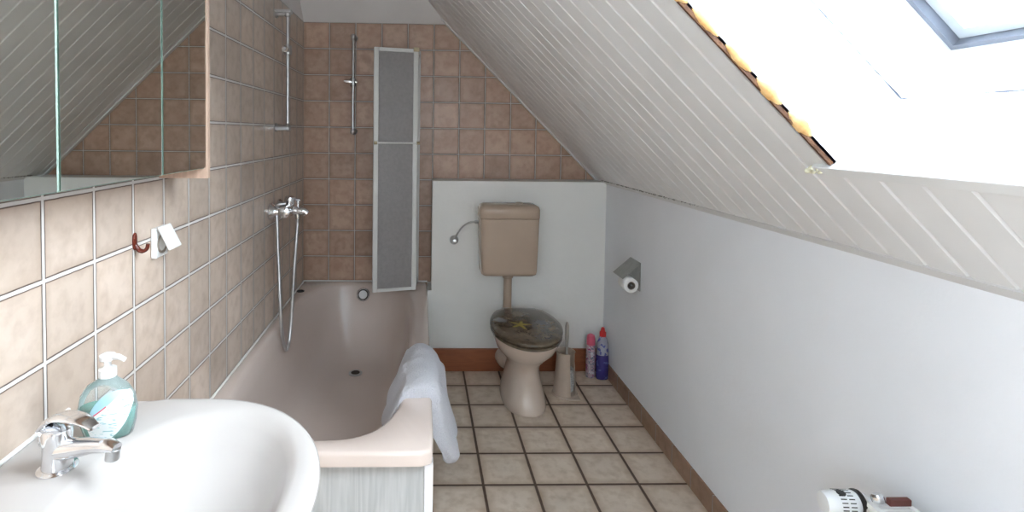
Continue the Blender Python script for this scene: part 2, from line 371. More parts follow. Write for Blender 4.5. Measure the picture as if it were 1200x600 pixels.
def frame_for(d):
    d = Vector(d).normalized(); u = Vector((0, 0, 1)) if abs(d.z) < .9 else Vector((0, 1, 0))
    a = d.cross(u).normalized(); return a, d.cross(a).normalized()
def tube(bm, pts, r, seg=12, caps=True):
    pts = [Vector(p) for p in pts]; rs = r if isinstance(r, (list, tuple)) else [r]*len(pts)
    a, b = frame_for(pts[1]-pts[0]); rings = []
    for i, p in enumerate(pts):
        d = (pts[min(i+1, len(pts)-1)]-pts[max(i-1, 0)]).normalized()
        a = (a - d*a.dot(d)).normalized(); b = d.cross(a)
        rings.append([p+(a*math.cos(2*PI*k/seg)+b*math.sin(2*PI*k/seg))*rs[i] for k in range(seg)])
    loft(bm, rings, caps, caps); return bm
def lathe(bm, prof, o=(0, 0, 0), axis=(0, 0, 1), seg=32, caps=True):
    o = Vector(o); ax = Vector(axis).normalized(); a, b = frame_for(ax)
    loft(bm, [[o+ax*h+(a*math.cos(2*PI*k/seg)+b*math.sin(2*PI*k/seg))*max(r, 1e-5) for k in range(seg)] for r, h in prof], caps, caps); return bm
def smooth_path(pts, n=8):
    pts = [Vector(p) for p in pts]; P = [2*pts[0]-pts[1]]+pts+[2*pts[-1]-pts[-2]]; out = []
    for i in range(1, len(P)-2):
        for k in range(n):
            t = k/n; p0, p1, p2, p3 = P[i-1:i+3]
            out.append(.5*((2*p1)+(p2-p0)*t+(2*p0-5*p1+4*p2-p3)*t*t+(3*p1-p0-3*p2+p3)*t**3))
    out.append(pts[-1]); return out
def ball(bm, c, r, s=(1, 1, 1), seg=20):
    res = bmesh.ops.create_uvsphere(bm, u_segments=seg, v_segments=seg//2, radius=r)
    for v in res['verts']: v.co = Vector((v.co.x*s[0], v.co.y*s[1], v.co.z*s[2]))+Vector(c)
    return bm

# ------------------------------------------------------------------ the room
T = .12
struct('floor', box(new(), (XL-T, YF-T, -.1), (XR+T, YB+T, 0)), 'floor')
def left_slab(z0, z1, dx=0):
    bm = new()
    for y0, y1 in ((YF-T, LY0), (LY1, YB+T)): box(bm, (XL-T, y0, z0), (XL-dx, y1, z1))
    if z0 < LZ0: box(bm, (XL-T, LY0, z0), (XL-dx, LY1, LZ0))
    if z1 > LZ1: box(bm, (XL-T, LY0, LZ1), (XL-dx, LY1, z1))
    return bm
struct('wall_left', left_slab(0, 1.9767), 'tile_left_glare')
struct('wall_left_upper', left_slab(1.9767, ZC+.1, .002), 'ceil')
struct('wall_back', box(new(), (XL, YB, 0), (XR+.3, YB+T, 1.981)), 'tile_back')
bm = new(); box(bm, (.068, YW, .455), (XR, YB, 1.0745)); box(bm, (.047, YW, 0), (XR, YB, .455))
struct('wall_back_lower', bm, 'white')
struct('wall_right', box(new(), (XR, YF-T, 0), (XR+T, YB+T, 1.0680)), 'white_r')
bm = new(); box(bm, (XL-T, YF-T, 0), (XR+T, YF, GZ0)); box(bm, (XL-T, YF-T, GZ1), (XR+T, YF, ZC)); box(bm, (XL-T, YF-T, GZ0), (GX0, YF, GZ1)); box(bm, (GX1, YF-T, GZ0), (XR+T, YF, GZ1))
struct('wall_front', bm, 'white')
w3 = bpy.data.objects.new('fill_window_gable', None); C.objects.link(w3); w3['kind'] = 'structure'; w3.location = (0, YF-.05, GZ0)  # unseen window, made up as a second source of fill light
bm = new(); box(bm, (GX0, YF-.08, GZ0), (GX1, YF-.03, GZ0+.05)); box(bm, (GX0, YF-.08, GZ1-.05), (GX1, YF-.03, GZ1)); box(bm, (GX0, YF-.08, GZ0+.05), (GX0+.05, YF-.03, GZ1-.05)); box(bm, (GX1-.05, YF-.08, GZ0+.05), (GX1, YF-.03, GZ1-.05))
obj('window_frame', bm, 'trimw', w3)
obj('window_pane', box(new(), (GX0+.04, YF-.058, GZ0+.04), (GX1-.04, YF-.053, GZ1-.04)), 'glass', w3)
w2 = bpy.data.objects.new('fill_window_left', None); C.objects.link(w2); w2['kind'] = 'structure'; w2.location = (XL-.05, 0, LZ0)  # added out of view to brighten the near right wall
bm = new()
for a, b, c, d in ((LY0, LY1, LZ0, LZ0+.05), (LY0, LY1, LZ1-.05, LZ1), (LY0, LY0+.05, LZ0+.05, LZ1-.05), (LY1-.05, LY1, LZ0+.05, LZ1-.05), (-.98, -.92, LZ0+.05, LZ1-.05)): box(bm, (XL-.09, a, c), (XL-.04, b, d))
obj('window_frame', bm, 'trimw', w2)
obj('window_pane', box(new(), (XL-.068, LY0+.04, LZ0+.04), (XL-.063, LY1-.04, LZ1-.04)), 'glass', w2)
# hipped end and flat ceiling
bm = new()
hp = lambda x, y, z: bm.verts.new((x, y, z))
for z0, z1 in ((0, .06),):
    vs = [hp(x, y, z+d) for d in (0, .08) for x, y, z in ((XL-.05, YB+.02, 1.958), (.22, YB+.02, 1.958), (.22, YB-.46, 2.438), (XL-.05, YB-.46, 2.438))]
    for q in ((0, 1, 2, 3), (7, 6, 5, 4), (0, 4, 5, 1), (1, 5, 6, 2), (2, 6, 7, 3), (3, 7, 4, 0)): bm.faces.new([vs[i] for i in q])
struct('ceiling_hip', bm, 'ceil')
struct('ceiling_flat', box(new(), (XL-T, YF-T, ZC), (.3, YB-.3, ZC+.1)), 'ceil')

# roof slab with the window hole, boards in front of it
bm = new(); rf = lambda p: roof(p.x, p.y, p.z)
S0, S1 = -.36, 1.75
c_ = .0125
for a, b in (((S0, YF-T, .014), (S1, WY0-c_, .34)), ((S0, WY1+c_, .014), (S1, YB+T, .34)), ((S0, WY0-c_, .014), (-c_, WY1+c_, .34)), ((WS+c_, WY0-c_, .014), (S1, WY1+c_, .34))): box(bm, a, b, rf)
struct('ceiling_roof_core', bm, 'backing')
bm = new(); G, GD = .0046, .0070
seams = [.8792+.0839*k for k in range(-29, 28)]
def board(y0, y1, s0, s1, l=True, r=True):
    prof = [(y0, GD) if l else (y0, 0), (y0+G*.35, GD) if l else (y0, 0)] if l else []
    pts = []
    if l: pts += [(y0, GD), (y0+G*.35, GD), (y0+G*1.35, 0)]
    else: pts += [(y0, 0)]
    if r: pts += [(y1-G*.75, 0), (y1-G*.55, GD), (y1, GD)]
    else: pts += [(y1, 0)]
    pts += [(y1, .0135), (y0, .0135)]
    loft(bm, [[roof(s, y, n) for y, n in pts] for s in (s0, s1)], False, False)
    for s in (s0, s1): bm.faces.new([bm.verts.new(roof(s, y, n)) for y, n in pts])
for y0, y1 in zip(seams, seams[1:]):
    y0c, y1c = max(y0, YF), min(y1, YB)
    if y1c <= y0c: continue
    if y0c >= WY1 or y1c <= WY0: board(y0c, y1c, -.33, 1.72); continue
    a, b = max(y0c, WY0), min(y1c, WY1)
    if y0c < WY0: board(y0c, WY0, -.33, 1.72, True, False)
    if y1c > WY1: board(WY1, y1c, -.33, 1.72, False, True)
    board(a, b, -.33, -.0005, y0c >= WY0, y1c <= WY1); board(a, b, WS, 1.72, y0c >= WY0, y1c <= WY1)
struct('ceiling', bm, 'board')
# cover strip between knee wall and slope, and along the gable
struct('trim_1', box(new(), (-.326, YF, -.004), (-.286, YW+.05, .004), rf), 'trim_mould')
struct('trim_2', box(new(), (-.30, YB-.03, -.007), (1.7, YB, .004), rf), 'trimw', bevel=.002)
# skirtings
struct('baseboard_right', box(new(), (XR-.009, YF, 0), (XR, YW, .078)), 'skirt')
struct('baseboard_back', box(new(), (.047, YW-.021, 0), (XR-.009, YW, .126)), 'redwood', bevel=.003)

# roof window: lining, frame, sash, pane
win = bpy.data.objects.new('window_1', None); C.objects.link(win); win['kind'] = 'structure'; win.location = roof(0, WY1, 0)
D = .335
def lining_mat():
    mt, nt, b = nodes('white lining with joint'); b.inputs['Roughness'].default_value = .55
    tc = N(nt, 'ShaderNodeTexCoord'); sp = N(nt, 'ShaderNodeSeparateXYZ'); lk(nt, tc.outputs['Object'], sp.inputs[0])
    n = math_(nt, 'MULTIPLY', math_(nt, 'ADD', sp.outputs[0], sp.outputs[2]), Q)
    dd = math_(nt, 'ABSOLUTE', math_(nt, 'SUBTRACT', n, .195))
    nz = N(nt, 'ShaderNodeTexNoise', i_Scale=16.0, i_Detail=3.0); lk(nt, tc.outputs['Object'], nz.inputs['Vector'])
    wd = math_(nt, 'MULTIPLY', math_(nt, 'MAXIMUM', math_(nt, 'SUBTRACT', nz.outputs[0], .46), 0.075), .014)
    lk(nt, mixc(nt, math_(nt, 'LESS_THAN', dd, wd), (.88, .89, .90), (.06, .07, .10)), b.inputs['Base Color']); return mt
M['lining'] = lining_mat()
bm = new(); th = .012
box(bm, (-th, WY0-th, .0), (0, WY1+th, D), rf); box(bm, (WS, WY0-th, .0), (WS+th, WY1+th, D), rf)
box(bm, (0, WY1, .0), (WS, WY1+th, D), rf); box(bm, (0, WY0-th, .0), (WS, WY0, D), rf)
obj('lining', bm, 'lining', win)
def rect_frame(bm, s0, s1, y0, y1, w_, n0, n1):
    box(bm, (s0, y0, n0), (s0+w_, y1, n1), rf); box(bm, (s1-w_, y0, n0), (s1, y1, n1), rf)
    box(bm, (s0+w_, y0, n0), (s1-w_, y0+w_, n1), rf); box(bm, (s0+w_, y1-w_, n0), (s1-w_, y1, n1), rf)
bm = new(); rect_frame(bm, -.02, WS+.02, WY0-.02, WY1+.02, .030, D, D+.07); fr = obj('window_frame', bm, 'frame', win)
bm = new(); rect_frame(bm, .012, WS-.012, WY0+.012, WY1-.012, .022, D+.018, D+.06); ob = obj('sash', bm, 'sash', win)
obj('window_pane', box(new(), (.03, WY0+.03, D+.036), (WS-.03, WY1-.03, D+.042), rf), 'glass', win)
# drip/edge strip at the lower lip with its blob of cream foam
struct('trim_3', box(new(), (-.020, WY0-.02, -.011), (.004, WY1+.045, .003), rf), 'trimw', bevel=.002)
t = thing('foam_blob', 'small cream foam blob at the end of the white strip under the roof window', 'foam', roof(-.005, WY1+.045, -.008))
bm = new(); rr = random.Random(3)
for k in range(9): ball(bm, roof(-.005+rr.uniform(-.008, .008), WY1+.028+k*.0045, -.010+rr.uniform(-.002, .002)), rr.uniform(.0035, .006), seg=10)
obj('foam', bm, 'foam_c', t, smooth=True)
t = thing('foam_strip', 'ragged orange dried foam squeezed along the far jamb edge of the roof window', 'foam', roof(0, WY1, 0))
obj('board_edge', box(new(), (.006, WY1-.0065, -.004), (.97, WY1-.0005, .004), rf), 'brownstrip', t)
bm = new(); s = .075
while s < .88:
    ln = rr.uniform(.060, .080); h = rr.uniform(.009, .013); rings = []
    K = 14
    for k in range(K+1):
        u = k/K; hh = h*(math.sin(PI*u)**.5 if 0 < u < 1 else .03)*(1+.25*noise.noise(Vector((s*40, u*6, 0))))
        c = s+ln*u
        rings.append([roof(c, WY1-.004-hh*.9*max(0, math.sin(a)), .002+hh*1.1*math.cos(a)+.006) for a in [2*PI*q/12 for q in range(12)]])
    loft(bm, rings); s += ln+rr.uniform(.012, .022)
obj('foam_lumps', bm, 'foam', t, smooth=True)

# ------------------------------------------------------------------ bathtub
tub = thing('bathtub', 'pinkish beige built-in bathtub along the tiled wall, towel over its rim', 'bathtub', (-.32, 2.29, 0))
x0, x1, y0, y1 = XL+.003, .0455, 1.440, YB-.003
ocx, ocy, oa, ob_ = (x0+x1)/2, (y0+y1)/2, (x1-x0)/2, (y1-y0)/2
icx, icy, ia, ib = -.334, 2.298, .3095, .789
NT = 128
R = [sring(ocx, ocy, oa-.012, ob_-.012, 40, .418, NT), sring(ocx, ocy, oa, ob_, 40, .420, NT), sring(ocx, ocy, oa, ob_, 40, .449, NT),
     sring(ocx, ocy, oa-.003, ob_-.003, 40, .457, NT), sring(ocx, ocy, oa-.010, ob_-.010, 40, .461, NT),
     sring(icx, icy, ia+.010, ib+.010, 3.7, .459, NT), sring(icx, icy, ia+.002, ib+.002, 3.7, .455, NT), sring(icx, icy, ia-.008, ib-.008, 3.6, .440, NT),
     sring(icx, icy, ia-.022, ib-.022, 3.5, .38, NT), sring(icx, icy-.005, ia-.040, ib-.06, 3.3, .28, NT), sring(icx, icy-.005, ia-.062, ib-.11, 3.1, .18, NT),
     sring(icx, icy+.005, ia-.090, ib-.17, 2.9, .105, NT), sring(icx, icy+.01, ia-.130, ib-.24, 2.6, .072, NT), sring(icx, icy+.02, ia-.19, ib-.33, 2.3, .060, NT), sring(icx, icy+.1, .05, .2, 2, .056, NT)]
bm = new(); loft(bm, R, False, True); obj('tub_shell', bm, 'tub', tub, smooth=True, angle=70)
def disc(bm, c, n, prof): return lathe(bm, prof, c, n)
d = obj('drain', disc(new(), (-.334, 2.79, .062), (0, 0, 1), [(.036, 0), (.036, .004), (.029, .008), (.025, .004)]), 'chrome_d', tub, smooth=True)
obj('plug_recess', disc(new(), (-.334, 2.79, .067), (0, 0, 1), [(.023, 0), (.023, .0015), (.008, .003)]), 'dark', d, smooth=True)
OV = Vector((-.323, 3.052, .405)); on = Vector((0, -1, .25)).normalized()
ov = obj('overflow', disc(new(), OV-on*.004, on, [(.038, 0), (.038, .012), (.033, .017), (.027, .013)]), 'chrome', tub, smooth=True)
obj('overflow_knob', disc(new(), OV+on*.010, on, [(.024, 0), (.024, .006), (.019, .009), (.004, .010)]), 'wplastic', ov, smooth=True)
obj('overflow_slot', disc(new(), OV+on*.0105, on, [(.027, 0), (.027, .0028)]), 'dark', ov)
obj('rim_grommet', disc(new(), (-.655, 2.925, .460), (0, 0, 1), [(.021, 0), (.021, .004), (.015, .005), (.013, .001)]), 'black', tub, smooth=True)
bm = new(); tube(bm, [(x0+.003, 1.44, .462), (x0+.003, YB-.006, .462), (x1, YB-.006, .462)], .0045, 8)
obj('sealant_bead', bm, 'caulk', tub, smooth=True)

bp = tub
obj('front_board', box(new(), (x0, 1.462, 0), (x1-.022, 1.474, .418)), 'greywood', bp)
obj('side_board', box(new(), (x1-.016, 1.482, 0), (x1-.004, YW-.024, .418)), 'greywood', bp)
bm = new(); box(bm, (x1-.026, 1.458, 0), (x1-.0015, 1.4615, .418)); box(bm, (x1-.004, 1.4615, 0), (x1-.0015, 1.49, .418))
obj('corner_profile', bm, 'pvc_corner', bp, bevel=.001)

# towel over the rim
tw = new()
path = [(-.125, .275), (-.098, .33), (-.070, .39), (-.046, .440), (-.028, .474), (-.002, .494), (.026, .493), (.052, .474), (.064, .435), (.074, .38), (.084, .32), (.094, .26), (.102, .20), (.106, .155)]
pp = smooth_path([(a, 0, b) for a, b in path], 5)
ny = 34; rings = []; Y0t, Y1t = 1.740, 2.105
def tw_pt(u, v, side):
    i = u*(len(pp)-1); k = min(int(i), len(pp)-2); p = pp[k].lerp(pp[k+1], i-k); dd = (pp[k+1]-pp[k]).normalized(); nn = Vector((-dd.z, 0, dd.x))
    if nn.z < 0 and .25 < u < .75: nn = -nn
    return p, nn
for j in range(ny+1):
    v = j/ny; ring = []
    edge = max(.55, min(1, (min(v, 1-v)/.10))**.5) if 0 < v < 1 else .35
    thick = .016*edge+.003
    m_ = len(pp)
    outer, inner = [], []
    for k in range(m_):
        u = k/(m_-1); dd = (pp[min(k+1, m_-1)]-pp[max(k-1, 0)]).normalized(); nn = Vector((-dd.z, 0, dd.x))
        hang = 1 if u < .3 or u > .62 else 0
        sag = .05*math.sin(v*PI*.9)*(max(0, .3-u)*2.6)      # inner end sags lower mid-way
        endf = max(.6, min(1, min(u, 1-u)/.05)**.5) if 0 < u < 1 else .3
        y = Y0t+(Y1t-Y0t)*v
        if u < .3: y += -.10*(.3-u)/.3*(1-v)*0+.05*(.3-u)/.3*(v-.5)
        if u > .62: y += (u-.62)/.38*(.06-.10*v)
        fold = .011*math.sin(v*12+u*5)*hang+.010*noise.noise(Vector((u*7, v*6, 1)))
        q = pp[k]+Vector((0, y, 0))+Vector((0, 0, -sag))
        if u > .72: q.z += .055*abs(2*v-1)**3*((u-.72)/.28)**2; q.x += .012*math.sin(PI*v)*(u-.72)/.28
        if u < .2: q.z += .03*abs(2*v-1)**4*(.2-u)/.2
        if u < .3: q.x += -.03*(1-v)*0
        outer.append(q+nn*(thick*endf*(1+(.6*(u-.62)/.38 if u > .62 else 0))+max(fold, -.004)+.002*noise.noise(Vector((u*40, v*40, 3)))))
        inner.append(q-nn*(thick*(.35+(.6 if u > .75 else 0))*endf))
    rings.append(outer+inner[::-1])
loft(tw, rings)
single('towel', tw, 'towel', 'white terry towel folded over the right rim of the pinkish bathtub', 'towel', (0, 1.93, .48), smooth=True, sub=1, angle=180)

# ------------------------------------------------------------------ bath screen (folded) on the end wall
scr = thing('bath_screen', 'folded shower screen with white frame and frosted grey panes standing on the far tub rim', 'shower screen', (0, 3.11, .46))
def panel(a, b, zt, zb, name, cross=False, w_=.022, t_=.016, wr=None):
    """framed leaf between plan points a and b"""
    A, B = Vector((*a, 0)), Vector((*b, 0)); L = (B-A).length; dx = (B-A)/L; dn = Vector((-dx.y, dx.x, 0))
    f = lambda p: A+dx*p.x+dn*p.y+Vector((0, 0, p.z)); wr = wr or w_
    bm = new(); box(bm, (0, -t_/2, zb), (w_, t_/2, zt), f); box(bm, (L-wr, -t_/2, zb), (L, t_/2, zt), f)
    box(bm, (w_, -t_/2, zt-.020), (L-wr, t_/2, zt), f); box(bm, (w_, -t_/2, zb), (L-wr, t_/2, zb+.018), f)
    fo = obj(name, bm, 'alu', scr, bevel=.003)
    obj('frosted_pane', box(new(), (w_-.004, -.002, zb+.014), (L-wr+.004, .002, zt-.016), f), 'frost', fo)
    return f, L
f, L = panel((-.257, 2.885), (-.020, 2.945), 1.800, .468, 'front_leaf', w_=.026, wr=.026)
bm = new(); tube(bm, [f(Vector((.004, -.022, 1.285))), f(Vector((L+.004, -.022, 1.285)))], .0055, 10)
bar = obj('towel_bar', bm, 'alu', scr, smooth=True)
for xx in (.008, L): obj('bar_clip', tube(new(), [f(Vector((xx-.008, -.022, 1.285))), f(Vector((xx+.008, -.022, 1.285)))], .009, 10), 'yellowed', bar, smooth=True)
obj('corner_cap', box(new(), (L-.028, -.012, 1.785), (L+.004, .012, 1.808), f), 'yellowed', scr, bevel=.003)
panel((-.238, 2.925), (-.028, 2.978), 1.800, .470, 'middle_leaf')
panel((-.026, 2.99), (-.018, 3.108), 1.795, .470, 'hinge_leaf', w_=.014)
obj('wall_profile', box(new(), (-.026, 3.108, .464), (-.006, YB-.001, 1.815)), 'alu', scr, bevel=.003)

# ------------------------------------------------------------------ shower rails
def rail(loc, label, nrm, zt, zb, zs, off, bar_r=.0075):
    n = Vector(nrm); t = thing('shower_rail', label, 'shower rail', loc, 'shower riser rails'); p = Vector((loc[0], loc[1], 0)); o = p+n*off; Z = Vector((0, 0, 1))
    obj('rail_tube', tube(new(), [o+Z*zb, o+Z*zt], bar_r, 14), 'chrome_d', t, smooth=True)
    for z in (zt, zb):
        bm = new(); lathe(bm, [(.020, 0), (.020, .006), (.012, .012), (.011, off-.012)], p+Z*z, n); ball(bm, o+Z*z, .016, (1, 1, 1.15))
        obj('wall_bracket', bm, 'chrome_d', t, smooth=True)
    side = Vector((0, 0, 1)).cross(n)
    bm = new(); lathe(bm, [(.017, -.022), (.019, -.018), (.019, .018), (.017, .022)], o+Z*zs, (0, 0, 1))
    sl = obj('slider', bm, 'chrome_d', t, smooth=True)
    return t, sl, o+Z*zs, side
t, sl, o, sd = rail((XL, 2.53, 1.62), 'chrome riser rail with sliding holder on the long tiled wall above the mixer', (1, 0, 0), 1.890, 1.360, 1.722, .056)
obj('clamp_knob', lathe(new(), [(.012, .012), (.014, .016), (.014, .038), (.010, .042)], o, (-.1, -1, 0)), 'chrome', sl, smooth=True)
bm = new(); box(bm, (XL, 2.505, 1.893), (XL+.075, 2.555, 1.907)); obj('top_plate', bm, 'chrome_d', t, bevel=.003)
bm = new(); box(bm, (XL, 2.508, 1.345), (XL+.068, 2.552, 1.366)); obj('bottom_plate', bm, 'chrome_d', t, bevel=.005)
t, sl, o, sd = rail((-.393, YB, 1.62), 'chrome riser rail with side-pointing holder on the tiled end wall beside the screen', (0, -1, 0), 1.885, 1.345, 1.628, .05)
bm = new(); tube(bm, [o+Vector((.022, 0, 0)), o+Vector((-.010, -.005, 0)), o+Vector((-.052, -.012, .004))], [.011, .014, .006], 14)
obj('holder_arm', bm, 'chrome', sl, smooth=True)

# ------------------------------------------------------------------ bath mixer with hose
mx = thing('bath_mixer', 'chrome wall-mounted bath mixer with dangling shower hose on the long tiled wall', 'tap', (XL, 2.51, .975))
for yy in (2.435, 2.585): obj('rosette', lathe(new(), [(.040, 0), (.040, .006), (.027, .020), (.021, .032), (.020, .06)], (XL, yy, .975), (1, 0, 0)), 'chrome', mx, smooth=True)
obj('mixer_body', lathe(new(), [(.018, -.10), (.027, -.094), (.028, -.03), (.034, 0), (.028, .03), (.027, .094), (.018, .10)], (XL+.066, 2.51, .975), (0, 1, 0)), 'chrome', mx, smooth=True)
bm = new(); tube(bm, smooth_path([(XL+.07, 2.50, .975), (-.585, 2.50, .972), (-.545, 2.50, .968), (-.530, 2.50, .956)], 5), [.021]*6+[.019]*5+[.017]*5, 16)
obj('spout', bm, 'chrome', mx, smooth=True)
kb = obj('control_knob', lathe(new(), [(.020, 0), (.024, .012), (.025, .035), (.021, .046), (.008, .050)], (XL+.070, 2.50, .992), (.15, -.1, 1)), 'chrome', mx, smooth=True)
obj('control_lever', tube(new(), [(XL+.08, 2.50, 1.03), (XL+.125, 2.495, 1.022)], [.006, .005], 10), 'chrome', kb, smooth=True)
obj('diverter_pin', lathe(new(), [(.004, 0), (.004, .018), (.007, .020), (.007, .028), (.003, .030)], (-.572, 2.50, .988)), 'chrome', mx, smooth=True)
obj('handset_holder', tube(new(), [(XL+.03, 2.435, 1.0), (XL+.045, 2.43, 1.01), (XL+.07, 2.44, 1.012)], [.012, .012, .008], 12), 'chrome_d', mx, smooth=True)
hp_ = [(-.575, 2.50, .955), (-.575, 2.50, .90), (-.580, 2.49, .80), (-.585, 2.475, .68), (-.588, 2.46, .56), (-.590, 2.435, .44), (-.592, 2.40, .372), (-.598, 2.37, .368), (-.612, 2.365, .45), (-.624, 2.38, .58), (-.634, 2.40, .70), (-.644, 2.415, .84), (-.650, 2.425, .95), (-.652, 2.43, 1.0)]
hp_ = smooth_path(hp_, 26)
obj('shower_hose', tube(new(), hp_, [.0078+.0009*(i % 2) for i in range(len(hp_))], 10), 'chrome_d', mx, smooth=True)
obj('hose_nut', lathe(new(), [(.010, -.02), (.011, -.016), (.011, .010)], (-.575, 2.50, .952)), 'chrome', mx, smooth=True)

# ------------------------------------------------------------------ toilet, cistern, supply
TX = .530
toi = thing('toilet', 'beige floor-standing toilet with dark shell-patterned lid under the cistern', 'toilet', (TX, 2.65, 0))
bm = new()
loft(bm, [sring(TX, 2.655, .108, .190, 2.4, 0), sring(TX, 2.655, .110, .192, 2.4, .012), sring(TX, 2.665, .104, .180, 2.3, .05), sring(TX, 2.668, .088, .158, 2.2, .12), sring(TX, 2.662, .078, .146, 2.1, .18),
          sring(TX, 2.652, .084, .152, 2.1, .215), sring(TX, 2.645, .116, .186, 2.1, .255), sring(TX, 2.625, .142, .214, 2.15, .292), sring(TX, 2.615, .158, .230, 2.2, .332), sring(TX, 2.610, .164, .238, 2.25, .366),
          sring(TX, 2.610, .162, .236, 2.25, .375), sring(TX, 2.605, .13, .195, 2.2, .375), sring(TX, 2.605, .112, .17, 2.2, .33), sring(TX, 2.63, .07, .10, 2, .24)])
obj('bowl', bm, 'china', toi, smooth=True, angle=60)
bm = new(); tube(bm, smooth_path([(TX-.01, 2.72, .13), (TX-.03, 2.82, .12), (TX-.045, 2.88, .10), (TX-.05, 2.944, .09)], 5), .052, 18)
obj('outlet_pipe', bm, 'china', toi, smooth=True)
bm = new(); box(bm, (TX-.09, 2.76, .29), (TX+.09, 2.868, .376)); obj('hinge_shelf', bm, 'china', toi, bevel=.02)
def lidring(a, b, z, sc=1.0):     # egg outline with a cut back
    out = []
    for k in range(64):
        t = 2*PI*k/64; c, s = math.cos(t), math.sin(t)
        ww = a*(1-.10*max(0, s)) ; x = ww*c; y = b*s
        if y > b*.64: y = b*.64+(y-b*.64)*.30
        out.append(Vector((TX-.002+x*sc, 2.598+y*sc, z-.022+.010*s)))
    return out
bm = new(); loft(bm, [lidring(.168, .252, .394), lidring(.174, .258, .398), lidring(.174, .258, .408), lidring(.168, .252, .412)])
obj('seat_ring', bm, 'lid', toi, smooth=True, angle=50)
bm = new(); loft(bm, [lidring(.170, .254, .4135), lidring(.176, .260, .418), lidring(.176, .260, .424), lidring(.168, .252, .431), lidring(.14, .22, .434)])
ld = obj('lid', bm, 'lid', toi, smooth=True, angle=60)
for dx in (-.07, .07): obj('hinge', tube(new(), [(TX+dx-.02, 2.80, .402), (TX+dx+.02, 2.80, .402)], .012, 12), 'chrome_d', toi, smooth=True)

cis = thing('cistern', 'beige plastic wall-hung cistern above the toilet with flush pipe', 'cistern', (.487, YW, .58))
cx_, cy_ = .482, YW-.083
bm = new(); loft(bm, [sring(cx_, cy_, .136, .066, 9, .578), sring(cx_, cy_, .149, .076, 8, .586), sring(cx_, cy_, .152, .079, 8, .60), sring(cx_, cy_, .160, .080, 8, .87), sring(cx_, cy_, .161, .080, 8, .886)])
obj('tank', bm, 'cistern', cis, smooth=True, angle=50)
bm = new(); loft(bm, [sring(cx_, cy_, .158, .079, 8, .8875), sring(cx_, cy_, .163, .0815, 8, .890), sring(cx_, cy_, .163, .0815, 8, .935), sring(cx_, cy_, .158, .077, 7, .950), sring(cx_, cy_, .140, .060, 6, .960), sring(cx_, cy_, .08, .03, 3, .962)])
obj('tank_lid', bm, 'cistern', cis, smooth=True, angle=60)
obj('flush_button', lathe(new(), [(.020, 0), (.020, .008), (.015, .011)], (cx_+.06, cy_, .958)), 'cistern', cis, smooth=True)
bm = new(); lathe(bm, [(.030, .578), (.030, .555), (.027, .548), (.0225, .545), (.0225, .36), (.026, .358), (.026, .33)], (.488, 2.905, 0), seg=24)
obj('flush_pipe', bm, 'cistern', cis, smooth=True)

sv = thing('supply_valve', 'chrome angle valve with curved hose on the white wall left of the cistern', 'valve', (.192, YW, .743))
obj('valve_body', lathe(new(), [(.025, 0), (.025, .005), (.015, .014), (.012, .03), (.016, .034), (.016, .05), (.010, .054)], (.192, YW, .743), (0, -1, 0)), 'chrome_d', sv, smooth=True)
hs = smooth_path([(.196, YW-.026, .752), (.208, YW-.032, .785), (.236, YW-.045, .825), (.270, YW-.06, .850), (.300, YW-.07, .858), (.322, YW-.075, .858)], 12)
obj('supply_hose', tube(new(), hs, [.0048+.0007*(i % 2) for i in range(len(hs))], 8), 'chrome_d', sv, smooth=True)
obj('hose_nut', tube(new(), [(.300, YW-.071, .858), (.3205, YW-.075, .858)], .010, 6), 'chrome_d', sv)

# ------------------------------------------------------------------ toilet brush set, bottles
bh = thing('toilet_brush_holder', 'beige conical toilet brush holder with open side beside the toilet', 'brush holder', (.757, 2.688, 0))
bx, by = .757, 2.688
def arc_shell(bm, prof, a0, a1, thk, seg=28):
    rings = []
    for k in range(seg+1):
        a = a0+(a1-a0)*k/seg; c, s = math.cos(a), math.sin(a)
        rings.append([Vector((bx+r*c, by+r*s, z)) for r, z in prof]+[Vector((bx+(r-thk)*c, by+(r-thk)*s, z)) for r, z in reversed(prof)])
    loft(bm, rings)
bm = new(); arc_shell(bm, [(.060, .006), (.056, .06), (.050, .13), (.045, .20), (.047, .222), (.050, .228)], math.radians(-38), math.radians(285), .003)
obj('cone', bm, 'brushpl', bh, smooth=True, angle=50)
bm = new(); lathe(bm, [(.066, 0), (.066, .008), (.058, .014), (.03, .015)], (bx, by, 0)); box(bm, (bx-.01, by-.075, 0), (bx+.062, by-.03, .009)); obj('foot', bm, 'brushpl', bh, smooth=True, bevel=.002)
br = thing('toilet_brush', 'toilet brush with slim grey handle standing in its conical holder', 'brush', (bx, by, .016))
bm = new(); rings = []
for k in range(40):
    z = .025+.115*k/39; r0_ = .030*(1-.25*abs(k/39-.5))+(.004 if k % 2 else 0); rings.append([Vector((bx+.010+(r0_+.003*(q % 2))*math.cos(2*PI*q/26), by-.008+(r0_+.003*(q % 2))*math.sin(2*PI*q/26), z)) for q in range(26)])
loft(bm, rings); obj('bristle_head', bm, 'bristle', br)
obj('handle', lathe(new(), [(.006, .02), (.006, .22), (.007, .26), (.010, .30), (.010, .36), (.006, .378), (.002, .381)], (bx+.005, by-.005, 0)), 'handle', br, smooth=True)

